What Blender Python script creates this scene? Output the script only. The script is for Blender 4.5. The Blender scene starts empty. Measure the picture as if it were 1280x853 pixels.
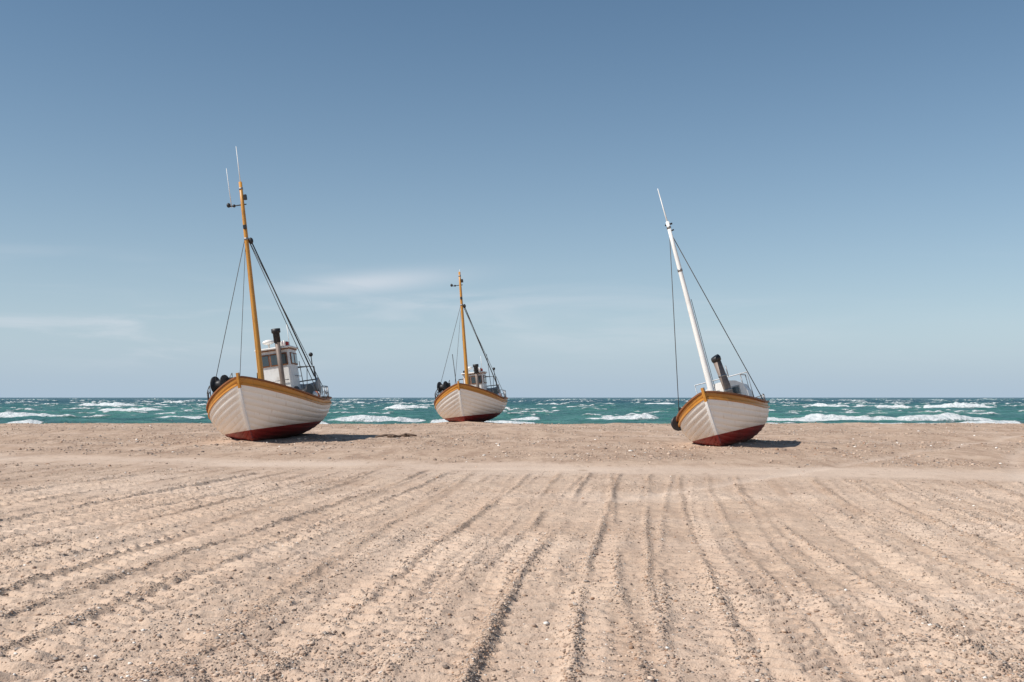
import bpy, bmesh, math, random
import numpy as np
from mathutils import Vector, Matrix
random.seed(4); rng=np.random.default_rng(7)
S=bpy.context.scene
S.view_settings.view_transform='Standard'; S.view_settings.look='None'; S.view_settings.exposure=0
R=math.radians

# ---------------------------------------------------------------- camera
cam=bpy.data.cameras.new('camera'); co=bpy.data.objects.new('camera',cam); S.collection.objects.link(co)
cam.lens=35; cam.sensor_width=36; cam.clip_end=60000; cam.clip_start=.1
co.location=(0,0,1.6); co.rotation_euler=(R(90+3.25),0,0); S.camera=co

# ---------------------------------------------------------------- light
el=R(46); az=R(26)
sv=Vector((-math.cos(az)*math.cos(el),-math.sin(az)*math.cos(el),math.sin(el)))
sl=bpy.data.lights.new('sun','SUN'); sl.energy=5.0; sl.angle=R(.5); sl.color=(1,.945,.88)
so=bpy.data.objects.new('sun',sl); S.collection.objects.link(so); so.rotation_euler=sv.to_track_quat('Z','Y').to_euler(); so.location=(-20,-10,30)

# ---------------------------------------------------------------- node helpers
class NT:
    def __init__(s,tree): s.t=tree; s.n=tree.nodes; s.l=tree.links
    def new(s,typ,**k):
        n=s.n.new(typ)
        for a,b in k.items(): setattr(n,a,b)
        return n
    def link(s,a,b): s.l.new(a,b)
    def setin(s,sock,v):
        if isinstance(v,bpy.types.NodeSocket): s.l.new(v,sock)
        else:
            if isinstance(v,tuple) and len(v)==3 and sock.type=='RGBA': v=v+(1,)
            sock.default_value=v
    def math(s,op,a,b=0,c=None,clamp=False):
        n=s.new('ShaderNodeMath',operation=op); n.use_clamp=clamp
        s.setin(n.inputs[0],a); s.setin(n.inputs[1],b)
        if c is not None: s.setin(n.inputs[2],c)
        return n.outputs[0]
    def mix(s,f,a,b,bt='MIX'):
        n=s.new('ShaderNodeMix',data_type='RGBA',blend_type=bt)
        s.setin(n.inputs[0],f); s.setin(n.inputs[6],a); s.setin(n.inputs[7],b); return n.outputs[2]
    def ramp(s,f,lo,hi,a=0.0,b=1.0):
        n=s.new('ShaderNodeMapRange'); n.interpolation_type='SMOOTHSTEP'
        s.setin(n.inputs[0],f); s.setin(n.inputs[1],lo); s.setin(n.inputs[2],hi); s.setin(n.inputs[3],a); s.setin(n.inputs[4],b); return n.outputs[0]
    def noise(s,vec,scale,detail=3,rough=.5,dist=0,out=0):
        n=s.new('ShaderNodeTexNoise'); s.setin(n.inputs['Vector'],vec); n.inputs['Scale'].default_value=scale
        n.inputs['Detail'].default_value=detail; n.inputs['Roughness'].default_value=rough; n.inputs['Distortion'].default_value=dist
        return n.outputs[out]
    def mapping(s,vec,scale=(1,1,1),rot=(0,0,0),loc=(0,0,0)):
        n=s.new('ShaderNodeMapping'); s.setin(n.inputs[0],vec); n.inputs['Scale'].default_value=scale; n.inputs['Rotation'].default_value=rot; n.inputs['Location'].default_value=loc; return n.outputs[0]
def newmat(name):
    m=bpy.data.materials.new(name); m.use_nodes=True; t=NT(m.node_tree)
    return m,t,t.n['Principled BSDF']
def bump(t,h,strength,dist,prev=None):
    b=t.new('ShaderNodeBump'); b.inputs['Strength'].default_value=strength; b.inputs['Distance'].default_value=dist
    t.setin(b.inputs['Height'],h)
    if prev: t.link(prev,b.inputs['Normal'])
    return b.outputs[0]

# ---------------------------------------------------------------- world
w=bpy.data.worlds.new('World'); S.world=w; w.use_nodes=True; t=NT(w.node_tree)
bg=t.n['Background']
sky=t.new('ShaderNodeTexSky'); sky.sky_type='NISHITA'; sky.sun_disc=False; sky.sun_elevation=el
sky.sun_rotation=math.atan2(sv.x,sv.y)%(2*math.pi); sky.altitude=0; sky.air_density=1.0; sky.dust_density=.25; sky.ozone_density=1.6
tc=t.new('ShaderNodeTexCoord'); vec=tc.outputs['Generated']
sx=t.new('ShaderNodeSeparateXYZ'); t.link(vec,sx.inputs[0]); Z=sx.outputs[2]
hs=t.new('ShaderNodeHueSaturation'); t.link(sky.outputs[0],hs.inputs['Color']); hs.inputs['Saturation'].default_value=1.16; hs.inputs['Hue'].default_value=.494
# sea haze: blue-white scattering that thickens toward the horizon
hz=t.math('POWER',2.718,t.math('MULTIPLY',t.math('MAXIMUM',Z,0),-6.3))
col=t.mix(t.math('MULTIPLY',hz,.92),hs.outputs[0],(5.7,7.25,8.8))
dk=t.ramp(Z,.07,.0,0,.38)
col=t.mix(dk,col,(3.6,4.9,6.4))
# faint cirrus low over the sea
mp=t.mapping(vec,scale=(2.0,2.0,15),loc=(.1,0,.0))
n1=t.noise(mp,2.4,6,.56,.7)
band=t.math('MULTIPLY',t.ramp(Z,.015,.06),t.ramp(Z,.15,.09))
n2=t.noise(t.mapping(vec,scale=(1,1,5),loc=(.37,0,.2)),3.2,3,.5)
leftm=t.ramp(sx.outputs[0],.15,-.25,.35,1)
cf=t.math('MULTIPLY',t.math('MULTIPLY',t.math('MULTIPLY',t.ramp(n1,.42,.70),band),t.ramp(n2,.40,.60,.08,.5)),leftm)
d=t.math('ARCTAN2',sx.outputs[0],sx.outputs[1])
e1=t.math('POWER',t.math('DIVIDE',t.math('ADD',d,.150),.085),2)
e2=t.math('POWER',t.math('DIVIDE',t.math('SUBTRACT',Z,t.math('MULTIPLY_ADD',d,.10,.128)),.010),2)
wisp=t.math('MULTIPLY',t.math('POWER',2.718,t.math('MULTIPLY',t.math('ADD',e1,e2),-1)),t.ramp(n1,.25,.65,.1,.6))
col=t.mix(t.math('MAXIMUM',cf,wisp),col,(8.4,8.8,9.5))
t.link(col,bg.inputs[0]); bg.inputs[1].default_value=.086

# ---------------------------------------------------------------- numpy noise
def h2(ix,iy,seed):
    ix=ix.astype(np.int64); iy=iy.astype(np.int64)
    h=(ix*374761393+iy*668265263+seed*974634777)&0xffffffff
    h=((h^(h>>13))*1274126177)&0xffffffff
    h=(h^(h>>16))&0xffffffff
    return h.astype(np.float64)/4294967295.0
def vn(x,y,seed=0):
    ix=np.floor(x); iy=np.floor(y); fx=x-ix; fy=y-iy
    fx=fx*fx*(3-2*fx); fy=fy*fy*(3-2*fy)
    a=h2(ix,iy,seed); b=h2(ix+1,iy,seed); c=h2(ix,iy+1,seed); d=h2(ix+1,iy+1,seed)
    return (a*(1-fx)+b*fx)*(1-fy)+(c*(1-fx)+d*fx)*fy
def fb(x,y,seed=0,o=3):
    r=0;a=.5;k=0
    for i in range(o):
        r=r+a*vn(x*2**i+17.3*i,y*2**i+5.1*i,seed+i); k+=a; a*=.5
    return r/k
def ss(x,a,b):
    q=np.clip((x-a)/(b-a),0,1); return q*q*(3-2*q)

BOATS=[(-8.95,38.2,4.6,2.0,R(-90)),(-2.5,64.2,4.8,2.1,R(-97)),(7.3,33.2,3.5,1.35,R(-110))]
NROW=950
DQ=(1/4.5-1/70)/NROW
def lim(y,wl):
    dy=np.maximum(y,4.5)**2*DQ
    return 1-ss(dy/wl,.28,.6)
def roadc(x): return 22.8-.24*x+.004*x*x+1.2*(fb(x*.1,x*0,91)-.5)
def ground(x,y,want=False):
    u=np.maximum(y-58,0)
    z=-.0025*u*u
    z=np.where(y>84,-1.69-(y-84)*.05,z); z=np.maximum(z,-6)
    z=z+.14*(fb(x*.12,y*.12,3,2)-.5)*ss(y,16,30)+.17*(fb(x*.6,y*.35,5,4)-.5)*ss(y,24,34)
    z=z+.22*np.exp(-((y-58-2*np.sin(x*.09))/4.)**2)*(fb(x*.6,y*.3,8,4)-.3)
    rc=roadc(x); wob=1.0*(fb(x*.5,y*.5,93,3)-.5)
    rd=np.exp(-np.abs((y-rc+wob)/1.7)**3)*(.6+.6*ss(fb(x*.35,y*.5,95,3),.3,.6))
    rd=np.clip(rd,0,1)
    tm=ss(y-rc,.2,-2.6)*(1-rd)
    crv=np.where(x>0,.010*np.maximum(y-9,0)**2*np.clip(x/9,0,1.2),.0040*(y-6)**2*np.clip(-x/12,0,1))
    s=x-.085*y-crv+1.2*(fb(x*.05,y*.05,11,2)-.5)+.09*(fb(x*.8,y*.35,12,2)-.5)
    g_r=0; bmall=0; trough=0
    # three overlapping sets of machine tracks, slightly different headings
    for q,(wd_,sl,am,sd) in enumerate([(.60,0.,1.15,0),(1.05,.04,.8,300),(.43,-.025,.55,600)]):
        s_=s+sl*y
        c=s_/wd_+.9*(vn(s_*.45,y*0,77+sd)); ci=np.floor(c); f=c-ci
        amp=(.12+1.15*h2(ci,ci*0,21+sd)**1.3); amp2=(.12+1.15*h2(ci+1,ci*0,21+sd)**1.3)
        dl=f*wd_; dr=(1-f)*wd_; wg=.052
        rg=amp*np.exp(-(dl/wg)**2)+amp2*np.exp(-(dr/wg)**2)
        rg=rg*ss(fb(s_*2.2,y*.6,31+sd,3),.18,.55)*am
        g_r=g_r+rg
        z=z+.027*rg*tm*(.4+.6*lim(y,.5))*(.4+1.2*fb(x*8,y*8,33+sd,2))
        ph=h2(ci,ci*0,41+sd); dirn=np.where(h2(ci,ci*0,43+sd)>.5,1,-1)
        cle=np.sin(2*np.pi*(y/.22+ph+dirn*np.abs(f-.5)*1.3+.7*fb(x*1.3,y*1.3,51+sd,2)))
        cle=np.sign(cle)*np.abs(cle)**.7
        if q<2:
            bm=ss(np.minimum(f,1-f),.08,.18)*ss(h2(ci,ci*0,47+sd)*.6+.7*fb(x*.5,y*.3,53+sd,3),.32,.58)
            bmall=np.maximum(bmall,bm)
            mod=(.3+1.1*fb(x*.9,y*.7,59+sd,2))
            z=z+.020*cle*bm*tm*lim(y,.22)*mod*am
            trough=np.maximum(trough,bm*ss(-cle,.1,.8)*mod)
    z=z+.040*(fb(x*1.6,y*1.6,61,2)-.5)*(1-.7*rd)+.040*(fb(x*5,y*5,63,2)-.5)*lim(y,.2)*(1-.6*rd)+.015*(vn(x*17,y*17,65)-.5)*lim(y,.06)+.005*(vn(x*40,y*40,67)-.5)*lim(y,.025)
    cc=rc
    for o in (-.8,.8): z=z-.02*np.exp(-((y-cc-o)/.22)**2)
    wt=0
    for a0,a1,a2 in((9.5,.36,.010),(11.1,.36,.010),(-14,-.10,.02),(3.5,.75,.0)):
        xx=a0+a1*(y-18)+a2*(y-18)**2; wt=wt+np.exp(-((x-xx)/.28)**2)*ss(y,14,17)*ss(y,52,40)
    z=z-.03*wt
    for bx,by,bl,bw,ya in BOATS:
        dx=x-bx; dy_=y-by; fx=dx*math.cos(ya)+dy_*math.sin(ya); fy=-dx*math.sin(ya)+dy_*math.cos(ya)
        r=np.sqrt((fx/(bl*1.1))**2+(fy/(bw*1.0))**2)
        z=z+.13*np.exp(-((r-.45)/.45)**2)*(.6+.8*fb(x*1.5,y*1.5,81,2))*ss(y,20,28)
    if want:
        g=.15+.68*tm*np.clip(g_r,0,1)+.28*trough*tm+.45*ss(y-rc,1,4)*ss(fb(x*.5,y*.22,71,4),.36,.60)+.24*ss(fb(x*.6,y*.6,73,3),.50,.7)
        g=g*(1-.8*rd)*(1-.6*np.clip(wt,0,1))
        pale=rd*.75+.38*bmall*tm+.35*ss(fb(x*.15,y*.5,75,3),.50,.72)+.5*wt
        return z,np.clip(g,0,1),np.clip(pale,0,1)
    return z

def gridmesh(name,us,ys,fn,attrs,mat):
    U,Y=np.meshgrid(us,ys); SP=np.maximum(Y,4.5); X=U*SP
    out=fn(X,Y); Z=out[0]
    n=X.size; co_=np.empty((n,3)); co_[:,0]=X.ravel(); co_[:,1]=Y.ravel(); co_[:,2]=Z.ravel()
    nr,nc=X.shape
    idx=np.arange(n).reshape(nr,nc)
    q=np.stack([idx[:-1,:-1],idx[:-1,1:],idx[1:,1:],idx[1:,:-1]],-1).reshape(-1)
    me=bpy.data.meshes.new(name); me.vertices.add(n); me.vertices.foreach_set('co',co_.ravel().astype(np.float32))
    nf=len(q)//4
    me.loops.add(len(q)); me.loops.foreach_set('vertex_index',q.astype(np.int32))
    me.polygons.add(nf); me.polygons.foreach_set('loop_start',np.arange(0,nf*4,4,dtype=np.int32))
    me.polygons.foreach_set('use_smooth',np.ones(nf,dtype=bool))
    me.update(calc_edges=True)
    for a,v in zip(attrs,out[1:]):
        at=me.attributes.new(a,'FLOAT','POINT'); at.data.foreach_set('value',v.ravel().astype(np.float32))
    me.materials.append(mat)
    o=bpy.data.objects.new(name,me); S.collection.objects.link(o); return o
def ucols(n,lim_=.60,far=60):
    a=np.linspace(-lim_,lim_,n); e=np.geomspace(lim_*1.006,far,50)
    return np.concatenate([-e[::-1],a,e])

# ---------------------------------------------------------------- sand material
msand,t,p=newmat('pebbly_sand')
geo=t.new('ShaderNodeNewGeometry'); pos=geo.outputs['Position']
ag=t.new('ShaderNodeAttribute',attribute_name='gravel').outputs['Fac']; ap=t.new('ShaderNodeAttribute',attribute_name='pale').outputs['Fac']
nA=t.noise(pos,.35,4,.6); nB=t.noise(pos,3.0,5,.65); nC=t.noise(pos,60,3,.7)
c=t.mix(t.ramp(nA,.35,.65),(.50,.355,.255),(.58,.43,.315))
c=t.mix(t.ramp(nB,.38,.7,0,.55),c,(.41,.28,.20))
c=t.mix(t.math('MULTIPLY',ap,.75),c,(.69,.55,.44))
v=t.new('ShaderNodeTexVoronoi'); v.inputs['Scale'].default_value=46; t.link(pos,v.inputs['Vector']); v.inputs['Randomness'].default_value=1
sp=t.new('ShaderNodeSeparateColor'); t.link(v.outputs['Color'],sp.inputs[0])
peb=t.mix(sp.outputs[0],(.18,.125,.095),(.54,.41,.31)); peb=t.mix(t.ramp(sp.outputs[2],.9,.95),peb,(.75,.68,.6))
thr=t.math('SUBTRACT',t.math('MULTIPLY',ag,.9),t.math('MULTIPLY',nC,.15))
pm=t.math('MULTIPLY',t.math('LESS_THAN',sp.outputs[1],thr),t.ramp(v.outputs['Distance'],.55,.35))
c=t.mix(t.math('MULTIPLY',pm,.85),c,peb)
v2=t.new('ShaderNodeTexVoronoi'); v2.inputs['Scale'].default_value=120; t.link(pos,v2.inputs['Vector'])
sp2=t.new('ShaderNodeSeparateColor'); t.link(v2.outputs['Color'],sp2.inputs[0])
c=t.mix(t.math('MULTIPLY',t.math('LESS_THAN',sp2.outputs[1],.3),.4),c,t.mix(sp2.outputs[0],(.22,.15,.11),(.66,.53,.42)))
sy=t.new('ShaderNodeSeparateXYZ'); t.link(pos,sy.inputs[0]); farm=t.ramp(sy.outputs[1],11,26)
for sc,k,colr in((7,.75,(.27,.18,.13)),(3.2,.8,(.33,.225,.16))):
    v3=t.new('ShaderNodeTexVoronoi'); v3.inputs['Scale'].default_value=sc; t.link(t.mapping(pos,scale=(1,.7,1)),v3.inputs['Vector'])
    sp3=t.new('ShaderNodeSeparateColor'); t.link(v3.outputs['Color'],sp3.inputs[0])
    cl=t.math('MULTIPLY',t.math('MULTIPLY',t.math('LESS_THAN',sp3.outputs[0],t.math('MULTIPLY',ag,k)),t.ramp(v3.outputs['Distance'],.5,.15)),farm)
    c=t.mix(t.math('MULTIPLY',cl,.7),c,colr)
nF=t.noise(t.mapping(pos,scale=(.9,.22,1)),1.6,7,.75)
c=t.mix(t.math('MULTIPLY',t.ramp(nF,.46,.62,0,.7),t.math('MULTIPLY',farm,t.math('SUBTRACT',1.0,ap))),c,(.33,.22,.155))
t.link(c,p.inputs['Base Color']); p.inputs['Roughness'].default_value=.95; p.inputs['Specular IOR Level'].default_value=.15
hh=t.math('MULTIPLY',pm,t.ramp(v.outputs['Distance'],.6,0))
b=bump(t,nC,.6,.006); b=bump(t,hh,.9,.011,b); b=bump(t,t.noise(pos,9,5,.7),.6,.045,b)
t.link(b,p.inputs['Normal'])

ys=np.concatenate([np.linspace(-60,4.3,30),1/np.linspace(1/4.5,1/70,NROW),np.linspace(71,110,40),np.geomspace(115,30000,25)])
gridmesh('ground',ucols(1150),ys,lambda X,Y:ground(X,Y,True),['gravel','pale'],msand)

# ---------------------------------------------------------------- pebbles (one object)
mp_,t,p=newmat('pebble_stone')
ac=t.new('ShaderNodeAttribute',attribute_name='tint').outputs['Color']
t.link(ac,p.inputs['Base Color']); p.inputs['Roughness'].default_value=.8
def pebbles(N,N2):
    K=N*7
    yy=1/np.sqrt(rng.uniform(1/30**2,1/4.6**2,K)); yy=np.where(rng.random(K)<.5,yy,4.6*(30/4.6)**rng.random(K))
    xx=rng.uniform(-.6,.6,K)*yy
    z,g,pl=ground(xx,yy,True)
    k=rng.random(K)<(g**1.7*1.05+.010)
    xx,yy,z=xx[k][:N],yy[k][:N],z[k][:N]; n=len(xx)
    r=np.exp(rng.normal(math.log(.0053),.46,n)); r=np.clip(r,.003,.018)*(1+yy*.028)
    K=N2*5; y2=rng.uniform(23,63,K); x2=rng.uniform(-.6,.6,K)*y2; z2,g2,_=ground(x2,y2,True)
    k=rng.random(K)<np.clip(g2*1.4-.2,0.01,1); x2,y2,z2=x2[k][:N2],y2[k][:N2],z2[k][:N2]
    r2=np.clip(np.exp(rng.normal(math.log(.022),.45,len(x2))),.01,.07)
    xx=np.r_[xx,x2]; yy=np.r_[yy,y2]; z=np.r_[z,z2]; r=np.r_[r,r2]; n=len(xx)
    bm=bmesh.new(); bmesh.ops.create_icosphere(bm,subdivisions=1,radius=1); bv=np.array([v.co for v in bm.verts]); bf=np.array([[v.index for v in f.verts] for f in bm.faces]); bm.free()
    nv=len(bv); V=np.repeat(bv[None],n,0)
    V*=(1+rng.uniform(-.18,.18,(n,nv,1)))
    sc=np.stack([r*rng.uniform(.8,1.5,n),r*rng.uniform(.7,1.1,n),r*rng.uniform(.4,.8,n)],-1); V*=sc[:,None]
    a=rng.uniform(0,6.28,n); ca,sa=np.cos(a)[:,None],np.sin(a)[:,None]
    X=V[:,:,0]*ca-V[:,:,1]*sa; Y=V[:,:,0]*sa+V[:,:,1]*ca
    V[:,:,0]=X+xx[:,None]; V[:,:,1]=Y+yy[:,None]; V[:,:,2]+=(z+sc[:,2]*.2)[:,None]
    F=(bf[None]+np.arange(n)[:,None,None]*nv).reshape(-1)
    me=bpy.data.meshes.new('pebbles'); me.vertices.add(n*nv); me.vertices.foreach_set('co',V.ravel())
    me.loops.add(len(F)); me.loops.foreach_set('vertex_index',F.astype(np.int32)); nf=len(F)//3
    me.polygons.add(nf); me.polygons.foreach_set('loop_start',np.arange(0,nf*3,3,dtype=np.int32)); me.polygons.foreach_set('use_smooth',np.ones(nf,dtype=bool))
    me.update(calc_edges=True)
    pal=np.array([[.46,.33,.24],[.40,.29,.22],[.55,.42,.32],[.26,.19,.145],[.34,.29,.25],[.17,.13,.105],[.36,.22,.14],[.78,.73,.66]])
    ci=rng.choice(8,n,p=[.22,.19,.22,.13,.11,.06,.05,.02]); C=pal[ci]*rng.uniform(.8,1.15,(n,1)); C=np.concatenate([C,np.ones((n,1))],1)
    at=me.attributes.new('tint','FLOAT_COLOR','POINT'); at.data.foreach_set('color',np.repeat(C,nv,0).ravel().astype(np.float32))
    me.materials.append(mp_); o=bpy.data.objects.new('pebbles',me); S.collection.objects.link(o)
pebbles(66000,14000)

# ---------------------------------------------------------------- sea
SEA=-1.3
def px2(px,py,zz=SEA+.45):   # place each surf line at its real distance
    d=(1.6-zz)*1244/(py-497.2); return (px-640)/1244*d,d
BR=[]
for x0,x1,py,h in [(0,60,527,.4),(-60,112,517,.8),(92,190,505,1.35),(195,262,519,.5),(395,548,521.5,.75),(478,542,508,1.),(628,682,520.5,.7),(716,838,519,.9),(700,760,508,.5),(850,1290,520.5,.85),(1010,1072,506,1.2),(1083,1132,507,1.0),(1138,1262,507,1.25),(800,850,504,.7),(300,350,505,.5),(1270,1400,517,.7),(860,1010,526,.35),(520,680,526,.3),(250,430,527,.25),(1050,1290,527,.3),(110,215,511,.7),(880,980,511,.6),(560,640,513,.4)]:
    a,d=px2(x0,py,SEA+h*.5); b_,_=px2(x1,py,SEA+h*.5); BR.append((a,b_,d,h))
r_=np.random.default_rng(12)
CAPS=[]
for i in range(560):
    d=150*(1600/150)**(r_.random()**.75)
    CAPS.append((r_.uniform(-.6,.6)*d,d,r_.uniform(1.2,4.5)*(1+d/380),r_.uniform(.15,.45)*(1+d/600)))
def seaf(X,Y):
    Z=np.zeros_like(X); foam=np.zeros_like(X)
    dy=np.maximum(Y*.0026,.01)
    r=np.random.default_rng(3)
    wx=X+4*(fb(X*.03,Y*.03,101,2)-.5); wy=Y+9*(fb(X*.02,Y*.03,102,2)-.5)
    for i in range(15):
        wl=2.4*1.19**i; an=r.normal(0,.42); k=2*np.pi/wl
        am=.0125*wl**.9
        sn=np.sin(k*(wx*math.sin(an)+wy*math.cos(an))+r.uniform(0,6.28))
        Z+=am*(1-2*np.abs(sn)**.8)*.8*(1-ss(dy/wl,.2,.5))*(.2+1.5*vn(X/(wl*2.2),Y/(wl*2),110+i))
    Z*=.64
    rows=Y[:,0]
    us=X[-1,:]/Y[-1,0]
    for j,(x0,x1,d,h) in enumerate(BR):
        th=2.0+d*.006
        i0,i1=np.searchsorted(rows,[d*.93-th*10,d*1.07+th*5])
        sl_=(slice(i0,i1),slice(None)); x=X[sl_]; y=Y[sl_]
        wv=fb(x*.05+j*3.1,x*0+j,120,3)-.5
        yc=d+wv*d*.05
        wdt=(x1-x0)
        e=ss(x,x0-1,x0+wdt*.25+1)*ss(x,x1+1,x1-wdt*.25-1)*(.45+1.0*fb(x*.14,x*0+j*7,125,3))
        q=(y-yc)
        rough=1+.7*(fb(x*.9,y*.5+j,128,3)-.5)
        prof=np.where(q<0,np.exp(-(q/(th*.45))**2),np.exp(-(q/(th*1.5))**2))
        Z[sl_]+=h*.95*prof*e*rough
        nz=fb(x*.5,y*.6,130+j,4)
        F=np.where(q<0,np.exp(-(q/(th*1.0))**2),np.exp(-(q/(th*.5))**2))*ss(e*(.45+1.05*nz),.22,.55)*(.72+.38*nz*1.3)
        tr=np.exp(-np.maximum(-q,0)/(th*2.2))*(q<0)*ss(e,.2,.7)*ss(fb(x*.22,y*.30,140+j,4),.46,.64)*.52
        foam[sl_]=np.maximum(foam[sl_],np.maximum(F,tr))
    for j,(xc,d,hw,h) in enumerate(CAPS):
        th=1.1+d*.0045
        i0,i1=np.searchsorted(rows,[d-th*3,d+th*3]); c0,c1=np.searchsorted(us,[(xc-hw*2.2)/d*1.02-.01,(xc+hw*2.2)/d*1.02+.01])
        if i1-i0<2 or c1-c0<2: continue
        sl_=(slice(i0,i1),slice(c0,c1)); x=X[sl_]; y=Y[sl_]
        q=y-d-.25*th*np.sin(x*1.3+j)-(x-xc)*.12
        e=np.exp(-((x-xc)/hw)**4)*(.5+.8*vn(x*.8+j,x*0,200))
        prof=np.where(q<0,np.exp(-(q/(th*.5))**2),np.exp(-(q/(th*1.3))**2))
        Z[sl_]+=h*prof*e
        foam[sl_]=np.maximum(foam[sl_],np.exp(-(q/(th*.5))**2)*np.clip(e*1.1,0,1)*.74)
    lace=ss(fb(X*.10,Y*.07,153,4),.60,.70)*.28
    foam=np.maximum(foam,lace*ss(Y,300,140))
    swash=ss(Y,104,84)*.75*ss(fb(X*.07,Y*.20,160,4),.38,.58); foam=np.maximum(foam,swash)
    Z*=ss(Y,76,90)
    return Z+SEA,np.clip(foam,0,1)
msea,t,p=newmat('sea_water')
geo=t.new('ShaderNodeNewGeometry'); pos=geo.outputs['Position']
fo=t.new('ShaderNodeAttribute',attribute_name='foam').outputs['Fac']
s3=t.new('ShaderNodeSeparateXYZ'); t.link(pos,s3.inputs[0])
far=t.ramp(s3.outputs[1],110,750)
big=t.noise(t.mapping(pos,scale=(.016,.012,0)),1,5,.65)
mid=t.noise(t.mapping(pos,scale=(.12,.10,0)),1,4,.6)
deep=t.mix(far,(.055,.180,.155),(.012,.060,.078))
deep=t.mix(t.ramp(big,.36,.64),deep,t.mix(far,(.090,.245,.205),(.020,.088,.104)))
deep=t.mix(t.ramp(mid,.42,.66,0,.5),deep,(.022,.090,.095))
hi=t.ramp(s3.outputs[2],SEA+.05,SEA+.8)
deep=t.mix(t.math('MULTIPLY',hi,.45),deep,(.09,.30,.25))  # wave shading put into the water colour: crests lighter by height
lo=t.ramp(s3.outputs[2],SEA+.0,SEA-.30); deep=t.mix(t.math('MULTIPLY',lo,.55),deep,(.012,.056,.064))  # same wave shading in the colour: troughs darker by height
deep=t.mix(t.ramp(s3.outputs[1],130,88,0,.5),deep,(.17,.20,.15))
fn=t.noise(t.mapping(pos,scale=(1.0,.8,1.6)),1.5,6,.75)
fn2=t.noise(t.mapping(pos,scale=(.35,.25,.5)),1.0,4,.6)
fq=t.math('ADD',fo,t.math('MULTIPLY',t.math('MULTIPLY',t.math('SUBTRACT',t.math('MULTIPLY_ADD',fn2,.5,t.math('MULTIPLY',fn,.5)),.5),1.9),t.ramp(fo,0,.25)))
ff=t.ramp(fq,.38,.68)
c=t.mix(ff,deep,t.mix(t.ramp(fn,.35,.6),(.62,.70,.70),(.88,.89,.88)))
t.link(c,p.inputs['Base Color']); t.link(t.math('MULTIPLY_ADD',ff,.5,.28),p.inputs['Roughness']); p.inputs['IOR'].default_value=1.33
p.inputs['Specular IOR Level'].default_value=.30
b=bump(t,t.noise(t.mapping(pos,scale=(.5,.9,1)),1.3,5,.65),1,.6); b=bump(t,t.math('MULTIPLY',ff,fn),.8,.6,b)
t.link(b,p.inputs['Normal'])
ys=np.concatenate([np.geomspace(74,1700,1150),np.geomspace(1720,40000,90)])
gridmesh('sea',ucols(850),ys,seaf,['foam'],msea)

# ---------------------------------------------------------------- boat materials
def paint(name,colr,rough=.5,dirt=.25,dirtc=(.25,.17,.11),metal=0,sc=3,bumpy=.15):
    m,t,p=newmat(name); tc=t.new('ShaderNodeTexCoord'); o=tc.outputs['Object']
    n=t.noise(o,sc,6,.65); n2=t.noise(t.mapping(o,scale=(6,6,.8)),2.5,4,.6)
    f=t.math('MULTIPLY',t.math('MAXIMUM',t.ramp(n,.48,.75),t.ramp(n2,.5,.8,0,.8)),dirt)
    t.link(t.mix(f,colr,dirtc),p.inputs['Base Color']); p.inputs['Roughness'].default_value=rough; p.inputs['Metallic'].default_value=metal
    t.link(bump(t,t.noise(o,14,5,.7),bumpy,.01),p.inputs['Normal']); return m
M=dict(white=paint('white_paint',(.84,.82,.78),.45,.35),
 ochre=paint('ochre_paint',(.58,.255,.040),.38,.5,(.20,.085,.03)),
 mast=paint('mast_varnish',(.58,.27,.045),.4,.45,(.25,.11,.03)),
 black=paint('black_metal',(.018,.018,.02),.5,.4,(.07,.05,.04)),
 steel=paint('galvanised_steel',(.30,.30,.30),.45,.5,(.18,.1,.06),.6),
 rust=paint('exhaust_steel',(.24,.19,.16),.6,.7,(.10,.055,.035),.2),
 grey=paint('grey_paint',(.36,.36,.35),.6,.5),
 wood=paint('brown_wood',(.26,.10,.035),.6,.5,(.08,.04,.02)),
 deck=paint('deck_planks',(.30,.27,.23),.8,.5),
 red=paint('red_paint',(.5,.03,.02),.5,.2),
 orange=paint('orange_plastic',(.75,.16,.03),.5,.2),
 rope=paint('rigging_wire',(.07,.065,.06),.7,.3),
 net=paint('fishing_net',(.04,.07,.06),.95,.5,(.10,.08,.05),0,9,1.0),
 blue=paint('blue_plastic',(.03,.09,.25),.5,.2))
mg,t,p=newmat('window_glass'); p.inputs['Base Color'].default_value=(.05,.07,.08,1); p.inputs['Roughness'].default_value=.08; p.inputs['Specular IOR Level'].default_value=.8
M['glass']=mg
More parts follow.
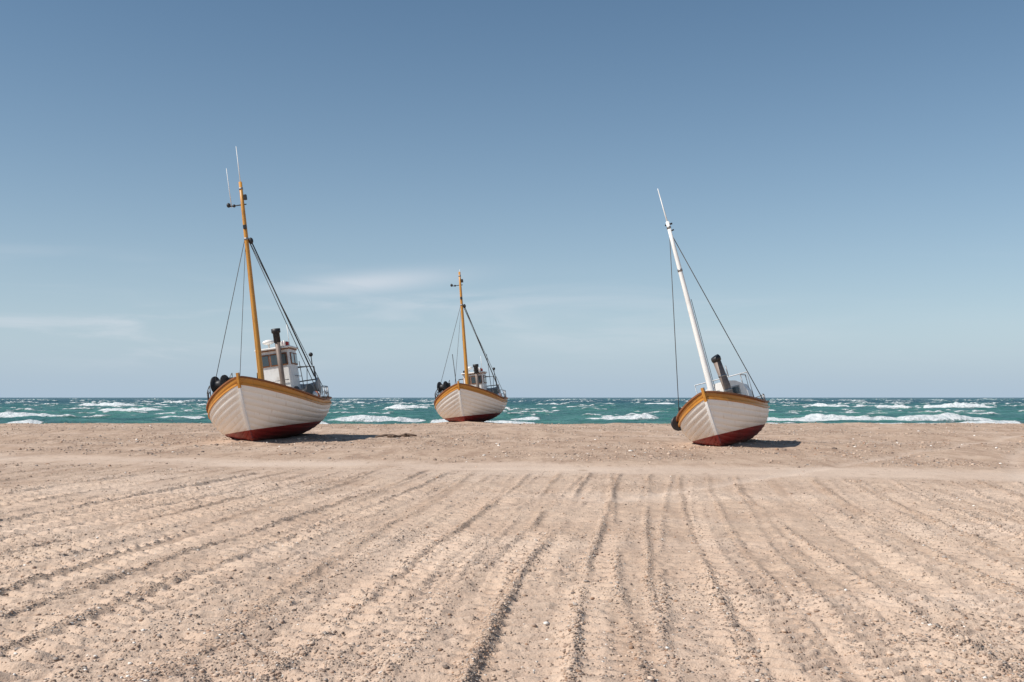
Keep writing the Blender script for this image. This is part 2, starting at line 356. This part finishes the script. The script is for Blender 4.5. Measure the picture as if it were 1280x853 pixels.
def hullmat(name,wl,seed):
    m,t,p=newmat(name); tc=t.new('ShaderNodeTexCoord'); o=tc.outputs['Object']; s=t.new('ShaderNodeSeparateXYZ'); t.link(o,s.inputs[0])
    om=t.mapping(o,loc=(seed*7,0,0))
    n=t.noise(om,1.6,6,.65); st=t.noise(t.mapping(om,scale=(5,5,.35)),2.2,5,.65); fine=t.noise(om,22,4,.7)
    z=t.math('ADD',s.outputs[2],t.math('MULTIPLY',t.math('SUBTRACT',fine,.5),.02))
    wlv=t.math('ADD',wl,t.math('MULTIPLY',t.math('ABSOLUTE',s.outputs[0]),.012))
    isr=t.math('LESS_THAN',z,wlv)
    wh=t.mix(t.ramp(n,.40,.85,0,.45),(.90,.885,.85),(.76,.70,.62))
    wh=t.mix(t.ramp(st,.56,.80,0,.55),wh,(.45,.30,.18))
    wh=t.mix(t.ramp(fine,.63,.74,0,.3),wh,(.45,.37,.30))
    low=t.ramp(z,wl+.30,wl,0,.3); wh=t.mix(t.math('MULTIPLY',low,n),wh,(.35,.24,.16))
    rd=t.mix(t.ramp(n,.35,.7),(.27,.020,.016),(.17,.020,.018)); rd=t.mix(t.ramp(fine,.58,.72,0,.5),rd,(.33,.15,.11))
    rd=t.mix(t.ramp(z,.24,-.05,0,.6),rd,(.3,.21,.15))
    t.link(t.mix(isr,wh,rd),p.inputs['Base Color']); p.inputs['Roughness'].default_value=.5
    t.link(bump(t,fine,.3,.01,bump(t,n,.25,.04)),p.inputs['Normal']); return m

# ---------------------------------------------------------------- mesh helpers
class Boat:
    def __init__(s,name,loc,yaw,roll,pitch=0):
        s.e=bpy.data.objects.new(name,None); S.collection.objects.link(s.e); s.e.location=loc; s.e.rotation_euler=(roll,pitch,yaw); s.e.empty_display_size=.5
    def add(s,name,me,mat,smooth=False):
        if mat is not None: me.materials.append(mat)
        o=bpy.data.objects.new(name,me); S.collection.objects.link(o); o.parent=s.e
        if smooth:
            for f in me.polygons: f.use_smooth=True
        return o
    def box(s,name,c,size,mat,bev=.015,rot=None,taper=1):
        bm=bmesh.new(); bmesh.ops.create_cube(bm,size=1)
        for v in bm.verts:
            k=taper if v.co.z>0 else 1
            v.co=Vector((v.co.x*size[0]*k,v.co.y*size[1]*k,v.co.z*size[2]))
        if bev: bmesh.ops.bevel(bm,geom=bm.edges[:],offset=bev,segments=2,affect='EDGES',profile=.5)
        if rot: bmesh.ops.rotate(bm,verts=bm.verts,matrix=Matrix.Rotation(rot[1],3,rot[0]))
        bmesh.ops.translate(bm,verts=bm.verts,vec=c)
        me=bpy.data.meshes.new(name); bm.to_mesh(me); bm.free(); return s.add(name,me,mat)
    def tubes(s,name,paths,mat,seg=8):
        bm=bmesh.new()
        for pts,rad in paths:
            pts=[Vector(q) for q in pts]; n=len(pts)
            rr=rad if isinstance(rad,(list,tuple)) else [rad]*n
            rings=[]
            for i,q in enumerate(pts):
                d=(pts[min(i+1,n-1)]-pts[max(i-1,0)]).normalized()
                a=Vector((0,0,1)) if abs(d.z)<.9 else Vector((1,0,0))
                u=d.cross(a).normalized(); v=d.cross(u)
                rings.append([bm.verts.new(q+(u*math.cos(2*math.pi*k/seg)+v*math.sin(2*math.pi*k/seg))*rr[i]) for k in range(seg)])
            for i in range(n-1):
                for k in range(seg): 
                    f=bm.faces.new((rings[i][k],rings[i][(k+1)%seg],rings[i+1][(k+1)%seg],rings[i+1][k])); f.smooth=True
            bm.faces.new(rings[0][::-1]); bm.faces.new(rings[-1])
        bmesh.ops.recalc_face_normals(bm,faces=bm.faces)
        me=bpy.data.meshes.new(name); bm.to_mesh(me); bm.free(); return s.add(name,me,mat)
    def ball(s,name,c,r,mat,sc=(1,1,1)):
        bm=bmesh.new(); bmesh.ops.create_uvsphere(bm,u_segments=16,v_segments=10,radius=r)
        for v in bm.verts: v.co=Vector((v.co.x*sc[0],v.co.y*sc[1],v.co.z*sc[2]))+Vector(c)
        me=bpy.data.meshes.new(name); bm.to_mesh(me); bm.free(); return s.add(name,me,mat,True)
    def heap(s,name,c,size,mat,seed=0):
        bm=bmesh.new(); bmesh.ops.create_icosphere(bm,subdivisions=4,radius=1)
        from mathutils import noise
        for v in bm.verts:
            k=1+.35*noise.noise(v.co*2.2+Vector((seed,0,0)))+.14*noise.noise(v.co*7)
            v.co=Vector((v.co.x*size[0]*k,v.co.y*size[1]*k,v.co.z*size[2]*k))+Vector(c)
        me=bpy.data.meshes.new(name); bm.to_mesh(me); bm.free(); return s.add(name,me,mat,False)
    def drum(s,name,c,axis,r,w,mat):
        ax=Vector(axis).normalized(); c=Vector(c)
        P=[(-.5,r),(-.42,r),(-.40,r*.62),(-.1,r*.5),(.1,r*.5),(.40,r*.62),(.42,r),(.5,r)]
        s.tubes(name,[([c+ax*w*a for a,_ in P],[q for _,q in P])],mat,20)

def build(name,loc,yaw,roll,L,B,zm,zb,zst,wl,seed,N=12,pitch=0):
    bt=Boat(name,loc,yaw,roll,pitch)
    def hb(t):
        if t>=0: return max(B/2*(1-t**2.5)**.80,.035)
        return max(B/2*(1-abs(t)**3.2)**.62,.035)
    def zs(t): return zm+(zb-zm)*t**2 if t>0 else zm+(zst-zm)*t**2
    def P(t,sf,off=0):
        a=sf*math.pi/2; bl=abs(t)**2.2
        n1=.92+.62*bl; n2=1.06-.26*bl
        y=hb(t)*math.sin(a)**n1; zk=.22*abs(t)**9; z=zk+(zs(t)-zk)*(1-math.cos(a))**n2
        h=min(z/zs(t),1); rk=.20 if t>0 else .13
        x=t*L/2*(1-rk*(1-h)**1.7*abs(t)**4)
        return Vector((x,y,z))
    ts=[math.sin(q) for q in np.linspace(-math.pi/2,math.pi/2,72)]
    lap=.023
    bm=bmesh.new()
    for side in (1,-1):
        for i in range(N):
            s0,s1=i/N,(i+1)/N
            lo=[];up=[];pu=[]
            for tt in ts:
                a=P(tt,s0); b=P(tt,s1)
                d1=(P(tt,min(s0+.02,1))-P(tt,max(s0-.02,0)))
                tn=P(min(tt+.01,1),s0)-P(max(tt-.01,-1),s0)
                nn=tn.cross(d1); 
                if nn.length<1e-9: nn=Vector((0,1,0))
                nn.normalize()
                if nn.y<0: nn=-nn
                nn=(nn+Vector((0,.25,0))).normalized()
                k=lap*min(1,hb(tt)/.18) if i>0 else 0
                a2=a+nn*k
                for lst,v in((lo,a2),(up,b),(pu,a)):
                    lst.append(bm.verts.new((v.x,v.y*side,v.z)))
            for j in range(len(ts)-1):
                for A,Bq in((lo,up),(pu,lo)):
                    if A is pu and i==0: continue
                    vs=(A[j],A[j+1],Bq[j+1],Bq[j])
                    if side>0: vs=vs[::-1]
                    f=bm.faces.new(vs)
                    f.smooth=(A is lo); f.material_index=1 if (i==N-1) else 0
                    if A is pu: f.material_index=2
    me=bpy.data.meshes.new('hull'); bm.to_mesh(me); bm.free()
    mh=hullmat('hull_paint_'+str(seed),wl,seed); me.materials.append(mh); me.materials.append(M['ochre']); me.materials.append(mh)
    bt.add('hull',me,None)
    bm=bmesh.new(); rows=[]
    for tt in ts:
        q=P(tt,1); zd=zs(tt)-.42; yy=max(q.y-.05,.01)
        rows.append([bm.verts.new((q.x*.99,yy,q.z-.01)),bm.verts.new((q.x*.985,max(yy-.03,.005),zd)),bm.verts.new((q.x*.985,-max(yy-.03,.005),zd)),bm.verts.new((q.x*.99,-yy,q.z-.01))])
    for j in range(len(rows)-1):
        for k in range(3):
            f=bm.faces.new((rows[j][k],rows[j+1][k],rows[j+1][k+1],rows[j][k+1])); f.material_index=1 if k==1 else 0
    bmesh.ops.recalc_face_normals(bm,faces=bm.faces)
    me=bpy.data.meshes.new('deck'); bm.to_mesh(me); bm.free(); me.materials.append(M['white']); me.materials.append(M['deck']); bt.add('deck',me,None)
    def sweep(nm,pts,outs,w,h,mat):
        bm=bmesh.new(); rg=[]
        for q,ov in zip(pts,outs):
            q=Vector(q); ov=Vector(ov); up=Vector((0,0,1))
            rg.append([bm.verts.new(q+ov*(w/2)*a+up*(h/2)*b) for a,b in((1,1),(1,-1),(-1,-1),(-1,1))])
        for j in range(len(rg)-1):
            for k in range(4): bm.faces.new((rg[j][k],rg[j+1][k],rg[j+1][(k+1)%4],rg[j][(k+1)%4]))
        bm.faces.new(rg[0]); bm.faces.new(rg[-1][::-1]); bmesh.ops.recalc_face_normals(bm,faces=bm.faces)
        me=bpy.data.meshes.new(nm); bm.to_mesh(me); bm.free(); bt.add(nm,me,mat)
    for side,nm in((1,'port'),(-1,'starboard')):
        tt2=[x for x in ts if abs(x)<.9985]
        sweep('rail_cap_'+nm,[(P(x,1).x,P(x,1).y*side,P(x,1).z+.025) for x in tt2],[(0,side,0)]*len(tt2),.14,.05,M['wood'])
        sweep('rub_rail_'+nm,[(P(x,.915).x,(P(x,.915).y+.03)*side,P(x,.915).z) for x in tt2],[(0,side,0)]*len(tt2),.05,.06,M['ochre'])
    for sg,nm in((1,'stem_post'),(-1,'stern_post')):
        pts=[];
        for sf in np.linspace(0,1,16): q=P(sg*1,sf); pts.append(Vector((q.x+sg*.03,0,q.z)))
        top=pts[-1]+(pts[-1]-pts[-2]).normalized()*.16; pts.append(top)
        bm=bmesh.new(); rg=[]
        for i,q in enumerate(pts):
            d=(pts[min(i+1,len(pts)-1)]-pts[max(i-1,0)]).normalized(); u=Vector((d.z,0,-d.x))*sg
            rg.append([bm.verts.new(q+u*a+Vector((0,b,0))) for a,b in((.06,.035),(.06,-.035),(-.08,-.06),(-.08,.06))])
        for j in range(len(rg)-1):
            for k in range(4): 
                f=bm.faces.new((rg[j][k],rg[j+1][k],rg[j+1][(k+1)%4],rg[j][(k+1)%4])); f.material_index=1 if j>=len(rg)-4 else 0
        f=bm.faces.new(rg[-1]); f.material_index=1; bmesh.ops.recalc_face_normals(bm,faces=bm.faces)
        me=bpy.data.meshes.new(nm); bm.to_mesh(me); bm.free(); me.materials.append(mh); me.materials.append(M['ochre']); bt.add(nm,me,None)
    bt.box('keel',(-.1,0,-.06),(L*.80,.12,.2),mh,.01)
    bt.P=P; bt.zs=zs; bt.hb=hb; bt.L=L
    return bt

def rail(bt,name,t0,t1,side,h,mat=M['steel'],n=6,rows=2,inset=.04,r=.017):
    pa=[];tops=[]
    T=np.linspace(t0,t1,n)
    for x in T:
        q=bt.P(x,1); y=(q.y-inset)*side; pa.append(([(q.x,y,q.z),(q.x,y,q.z+h)],r)); tops.append((q.x,y,q.z))
    for k in range(rows):
        hh=h*(k+1)/rows; pa.append(([(a,b,c+hh) for a,b,c in tops],r))
    bt.tubes(name,pa,mat,6)
def mast(bt,x,z0,z1,rake,r0,r1,mat,lean=0):
    top=Vector((x+rake,lean,z1)); base=Vector((x,0,z0))
    pts=[base.lerp(top,k) for k in np.linspace(0,1,9)]
    bt.tubes('mast',[(pts,[r0+(r1-r0)*k for k in np.linspace(0,1,9)])],mat,14)
    bands=[]
    for k in(.12,.75,.97):
        c=base.lerp(top,k); d=(top-base).normalized(); rr=r0+(r1-r0)*k+.012
        bands.append(([c-d*.04,c+d*.04],rr))
    bt.tubes('mast_bands',bands,M['steel'],14)
    return base,top
def wheelhouse(bt,cx,cy,z0,l,wd,h,frame):
    fx=cx+l/2
    bt.box('wheelhouse_body',(cx,cy,z0+h/2),(l,wd,h),M['white'],.05)
    bt.box('wheelhouse_roof',(cx+.03,cy,z0+h+.035),(l+.22,wd+.2,.08),M['white'],.03)
    bt.box('roof_trim',(cx+.03,cy,z0+h-.03),(l+.1,wd+.08,.05),frame,.01)
    wz=z0+h-.42
    nw=3; ww=wd*.86/nw
    for i in range(nw):
        yy=cy+(i-1)*ww*1.02
        bt.box('front_window_frame_%d'%i,(fx+.012,yy,wz),(.05,ww*.94,.50),frame,.01)
        bt.box('front_window_glass_%d'%i,(fx+.03,yy,wz),(.03,ww*.74,.40),M['glass'],.004)
    for sd in(1,-1):
        for i in range(2):
            xx=cx+(i-.5)*l*.46
            bt.box('side_window_frame_%d_%d'%(sd,i),(xx,cy+sd*(wd/2+.01),wz),(l*.40,.05,.48),frame,.01)
            bt.box('side_window_glass_%d_%d'%(sd,i),(xx,cy+sd*(wd/2+.028),wz),(l*.33,.03,.38),M['glass'],.004)
    bt.tubes('handrails',[([(cx-l*.4,cy+wd*.58,z0+h*.55),(cx+l*.4,cy+wd*.58,z0+h*.55)],.015),([(fx+.06,cy-wd*.4,z0+h*.5),(fx+.06,cy+wd*.4,z0+h*.5)],.015)],M['steel'])
def hauler(bt,x,y,z,sc=1.0,sd=-1):
    bt.tubes('hauler_stand',[([(x,y,z),(x,y,z+.55*sc)],.055*sc),([(x-.25*sc,y,z),(x,y,z+.4*sc)],.03*sc),([(x,y+.2*sc,z),(x,y,z+.4*sc)],.03*sc)],M['black'])
    bt.drum('net_hauler_drum',(x,y,z+.62*sc),(.35,1,.0),.25*sc,.34*sc,M['black'])
    bt.drum('net_hauler_roller',(x+.1,y+sd*.05*sc,z+.32*sc),(1,.2,0),.11*sc,.55*sc,M['steel'])
    bt.box('hauler_motor',(x-.16*sc,y-sd*.22*sc,z+.66*sc),(.22*sc,.2*sc,.24*sc),M['black'],.03)
    bt.tubes('hydraulic_hoses',[([(x-.1,y-sd*.2*sc,z+.7*sc),(x-.3,y-sd*.3*sc,z+.9*sc),(x-.5,y-sd*.25*sc,z+.5*sc),(x-.5,y-sd*.2*sc,z-.2)],.018)],M['black'],6)

def big_boat(name,loc,yaw,roll,seed,mz,cab,lean,scale=1.0):
    L,B=9.0,4.10
    bt=build(name,loc,yaw,roll,L,B,1.22,2.30,1.52,.44,seed)
    bt.e.scale=(scale,)*3
    mx=L/2-3.3
    base,top=mast(bt,mx,1.1,mz,.12,.125,.062,M['mast'],lean)
    def mp(k): return base.lerp(top,k)
    a=top
    bt.tubes('whip_antennas',[([a+Vector((0,0,-.3)),a+Vector((.03,.03,1.35 if cab>1 else .15))],[.022,.010])]+([([mp(.9)+Vector((0,-.42,-.05)),mp(.9)+Vector((0,-.42,1.45))],[.018,.009])] if cab>1 else []),M['white'],6)
    bt.tubes('mast_crossarm',[([mp(.9)+Vector((0,.14,0)),mp(.9)+Vector((0,-.5,0))],.022)],M['black'])
    bt.ball('mast_lamp',mp(.9)+Vector((0,-.52,.05)),.075,M['black'],(1,1,1.2)); bt.ball('navigation_lamp',mp(.9)+Vector((0,-.32,.0)),.06,M['black'])
    bt.box('masthead_block',mp(.93)+Vector((.04,.13,0)),(.14,.12,.2),M['black'],.02)
    bt.box('masthead_lamp',mp(.8)+Vector((.12,.02,0)),(.12,.12,.16),M['black'],.02)
    h=mp(.77); r=.013
    sh=lambda t,s: (bt.P(t,1).x,(bt.P(t,1).y-.03)*s,bt.P(t,1).z)
    bt.tubes('rigging',[([h,sh(.42,-1)],r),([h,(mx+.5,-.75,1.7)],r*.8),([h,sh(.12,1)],r*1.1),([h,sh(-.35,1)],r),([mp(.98),mp(.5)+Vector((-.18,-.12,0)),mp(.05)+Vector((-.2,-.1,0))],r*.7)],M['rope'],5)
    bt.tubes('derrick_boom',[([mp(.75)+Vector((-.1,.12,0)),(-2.6,1.35,2.3)],[.024,.030])],M['black'],8)
    bt.ball('boom_block',mp(.74)+Vector((-.05,.15,0)),.09,M['black'],(1,1,1.4))
    bt.box('fore_hatch',(mx-.6,0,1.45),(.8,1.2,.6),M['white'],.06)
    zt=3.60 if cab>1 else 3.1
    cx,cy=-2.0,.10
    wheelhouse(bt,cx,cy,1.0,1.5,1.22,zt-1.08,M['wood'])
    bt.box('engine_casing',(-.75,.1,1.35),(1.0,1.15,.95),M['white'],.06)
    bt.tubes('radar_post',[([(cx,cy-.3,zt),(cx,cy-.3,zt+.25)],.04),([(cx+.4,cy+.4,zt),(cx+.4,cy+.4,zt+.25)],.025),([(cx-.4,cy+.45,zt),(cx-.4,cy+.45,zt+1.0)],.012)],M['white'])
    bt.ball('radar_dome',(cx,cy-.3,zt+.30),.24,M['white'],(1,1,.42))
    bt.box('search_lamp',(cx+.6,cy+.3,zt+.13),(.16,.2,.18),M['white'],.04)
    bt.box('port_side_lamp',(cx+.6,cy+.56,zt+.08),(.2,.10,.15),M['red'],.01); bt.box('starboard_side_lamp',(cx+.6,cy-.56,zt+.08),(.2,.08,.14),M['black'],.01)
    bt.box('life_raft_canister',(cx-.2,cy+.2,zt+.16),(.6,.5,.22),M['grey'],.09)
    ex=(-1.0,.36); eh=4.25 if cab>1 else 3.5
    bt.tubes('exhaust_stack',[([(ex[0],ex[1],1.3),(ex[0],ex[1],eh-.1)],.10)],M['rust'],14)
    bt.tubes('exhaust_cap',[([(ex[0],ex[1],eh-.5),(ex[0],ex[1],eh-.13),(ex[0],ex[1],eh-.1),(ex[0],ex[1],eh+.05)],[.135,.135,.18,.18])],M['black'],14)
    hauler(bt,1.7,-1.35,1.50,1.30)
    bt.box('hauler_gearbox',(1.3,-1.1,1.9),(.4,.35,.5),M['black'],.04)
    rail(bt,'starboard_guard_rail',.0,.66,-1,.55,M['black'],9,3)
    rail(bt,'port_guard_rail',-.75,-.1,1,.5)
    rail(bt,'stern_guard_rail',-.95,-.4,-1,.6)
    sx_=-3.3
    bt.tubes('stern_gallows',[([(sx_,1.3,1.3),(sx_,1.25,2.75),(sx_,.7,2.8),(sx_,-1.1,2.8),(sx_,-1.25,1.3)],.035),([(sx_,1.25,2.2),(sx_,-1.2,2.2)],.025),([(sx_+.9,1.5,1.3),(sx_,1.25,2.65)],.025),([(sx_,1.2,2.8),(sx_,1.2,3.2)],.02)],M['black'])
    bt.ball('stern_lamp',(sx_,1.2,3.25),.09,M['black']); bt.ball('deck_floodlight',(sx_+.1,.5,2.9),.1,M['grey'])
    bt.drum('net_winch',(-3.0,.95,1.85),(0,1,0),.40,.95,M['grey'])
    bt.drum('trawl_winch',(-.2,1.25,1.6),(.3,1,0),.32,.6,M['black'])
    bt.heap('fishing_net',(-2.9,-.6,1.5),(.7,.7,.38),M['net'],seed)
    bt.drum('anchor_winch',(mx+.85,.0,1.85),(0,1,0),.17,.55,M['black'])
    bt.tubes('fairlead_bollards',[([(3.6,.3,1.9),(3.6,.3,2.2)],.05),([(3.6,-.3,1.9),(3.6,-.3,2.2)],.05),([(3.6,-.42,2.12),(3.6,.42,2.12)],.03)],M['steel'])
    bt.box('fish_crate',(.4,1.3,1.3),(.7,.45,.5),M['blue'] if cab>1 else M['orange'],.02)
    for i in range(3): bt.ball('marker_buoy_%d'%i,(-1.1+.35*i,1.6,1.45),.16,M['orange'] if i%2 else M['white'],(1,1,1.15))
    bt.tubes('dan_poles',[([(-.6,1.25,1.3),(-1.0,1.1,2.9 if cab>1 else 4.1)],.016),([(-.5,1.3,1.3),(-1.2,1.35,2.7)],.014),([(.6,-1.3,1.3),(.35,-1.45,2.6)],.02),([(1.1,-.6,1.2),(1.0,-.7,4.2 if cab<2 else 2.4)],.02)],M['black'],6)
    return bt

big_boat('fishing_boat',(-9.03,38.2,.00),R(-88.7),R(8.5),1,9.72,2,.27)
big_boat('fishing_boat',(-2.48,64.2,-.04),R(-95.5),R(6),2,9.00,1,.26,1.07)

# small boat with the white mast
bt=build('fishing_boat',(7.27,33.0,.02),R(-109),R(14.5),6.7,2.80,1.10,1.77,1.10,.43,3,N=11)
base,top=mast(bt,1.55,.9,7.50,.05,.11,.058,M['white'],.08)
mpf=lambda k: base.lerp(top,k)
bt.tubes('whip_antenna',[([top-Vector((0,0,.4)),top+Vector((0,-.02,1.15))],[.03,.012])],M['white'],6)
bt.tubes('masthead_bracket',[([mpf(.985)+Vector((0,-.1,0)),mpf(.985)+Vector((0,.14,0))],.03),([mpf(.95),mpf(.95)+Vector((0,.14,.02))],.025)],M['black'])
sh=lambda t,s:(bt.P(t,1).x,(bt.P(t,1).y-.03)*s,bt.P(t,1).z)
bt.tubes('rigging',[([mpf(.96),sh(.32,-1)],.013),([mpf(.95),sh(-.55,1)],.015),([mpf(.6)+Vector((-.1,.1,0)),mpf(.05)+Vector((-.12,.12,0))],.009)],M['rope'],5)
E0=Vector((.75,.52,.9)); E1=Vector((.75,.32,2.85))
bt.tubes('exhaust_stack',[([E0,E1],.13)],M['rust'],16)
bt.tubes('exhaust_bands',[([E0.lerp(E1,k)-Vector((0,0,.03)),E0.lerp(E1,k)+Vector((0,0,.03))],.142) for k in(.45,.7)],M['steel'],16)
bt.tubes('exhaust_cap',[([E1-Vector((0,-.01,.08)),E1+Vector((0,0,.02)),E1+Vector((.02,-.02,.08))],[.155,.165,.14])],M['black'],16)
bm=bmesh.new(); prof=[(.75,0),(.75,.60),(.66,.82),(.45,.95),(.2,1.0),(-.2,1.0),(-.45,.95),(-.66,.82),(-.75,.60),(-.75,0)]
a_=[bm.verts.new((.2,y+.22,.95+z*1.15)) for y,z in prof]; b_=[bm.verts.new((-1.6,y*1.05+.15,.90+z*1.2)) for y,z in prof]
for k in range(9): bm.faces.new((a_[k],b_[k],b_[k+1],a_[k+1]))
bm.faces.new(a_[::-1]); bm.faces.new(b_); bmesh.ops.recalc_face_normals(bm,faces=bm.faces)
me=bpy.data.meshes.new('cuddy'); bm.to_mesh(me); bm.free(); bt.add('cuddy',me,M['white'])
for i,y in enumerate((-.12,.55)): 
    bt.box('cuddy_window_frame_%d'%i,(.205,y,1.72),(.04,.42,.3),M['grey'],.01); bt.box('cuddy_window_glass_%d'%i,(.22,y,1.72),(.03,.34,.22),M['glass'],.004)
bt.box('engine_casing',(1.0,.1,1.15),(.8,1.2,.7),M['white'],.07)
bt.box('hatch',(-2.1,.1,1.2),(.8,.9,.35),M['white'],.06)
bt.tubes('cuddy_rails',[([(-.1,.85,1.6),(-.1,.85,2.2),(-1.3,.9,2.2),(-1.3,.9,1.5)],.018),([(-1.6,-.9,1.1),(-1.6,-.9,2.3),(-1.6,.95,2.3),(-1.6,.95,1.1)],.022),([(-1.6,.3,2.3),(-1.6,.3,2.7)],.02)],M['steel'],6)
rail(bt,'port_guard_rail',-.8,-.1,1,.3,n=6,rows=2)
hauler(bt,.9,-1.12,1.08,.62)
bt.drum('line_hauler_wheel',(1.05,-1.34,1.12),(.9,.45,0),.25,.16,M['black'])
bt.tubes('bow_roller',[([(2.8,-.28,1.4),(2.8,-.28,1.72),(2.8,.28,1.72),(2.8,.28,1.4)],.03)],M['steel'])
bt.heap('fishing_net',(-2.2,-.3,1.25),(.5,.5,.3),M['net'],5)
for i in range(2): bt.ball('marker_buoy_%d'%i,(-1.9+.4*i,.95,1.25),.13,M['orange'] if i else M['white'])
bt.box('fish_crate',(-.2,1.05,1.1),(.6,.3,.35),M['grey'],.02)

mw=paint('dark_lumps',(.16,.11,.08),.9,.5)  # dark brown colour for the low lumps on the sand by the left boat
def lump_pile(x,y,s,seed):
    r=random.Random(seed); b=Boat('dark_lumps',(x,y,float(ground(np.array([x]),np.array([y]))[0])),r.uniform(0,3),0)
    b.tubes('lump_arm_1',[([(-s,0,.04),(-.2*s,.08,.10),(.5*s,-.05,.07),(s,.1,.03)],[.03,.05,.05,.02])],mw,7)
    b.tubes('lump_arm_2',[([(-.1*s,.05,.08),(.2*s,.3*s,.12),(.3*s,.5*s,.05)],[.035,.03,.012])],mw,7)
    b.heap('clump',(.2*s,-.05,.05),(.3*s,.18,.09),mw,seed)
lump_pile(-5.0,40.5,.55,1); lump_pile(-4.3,41.2,.4,2)
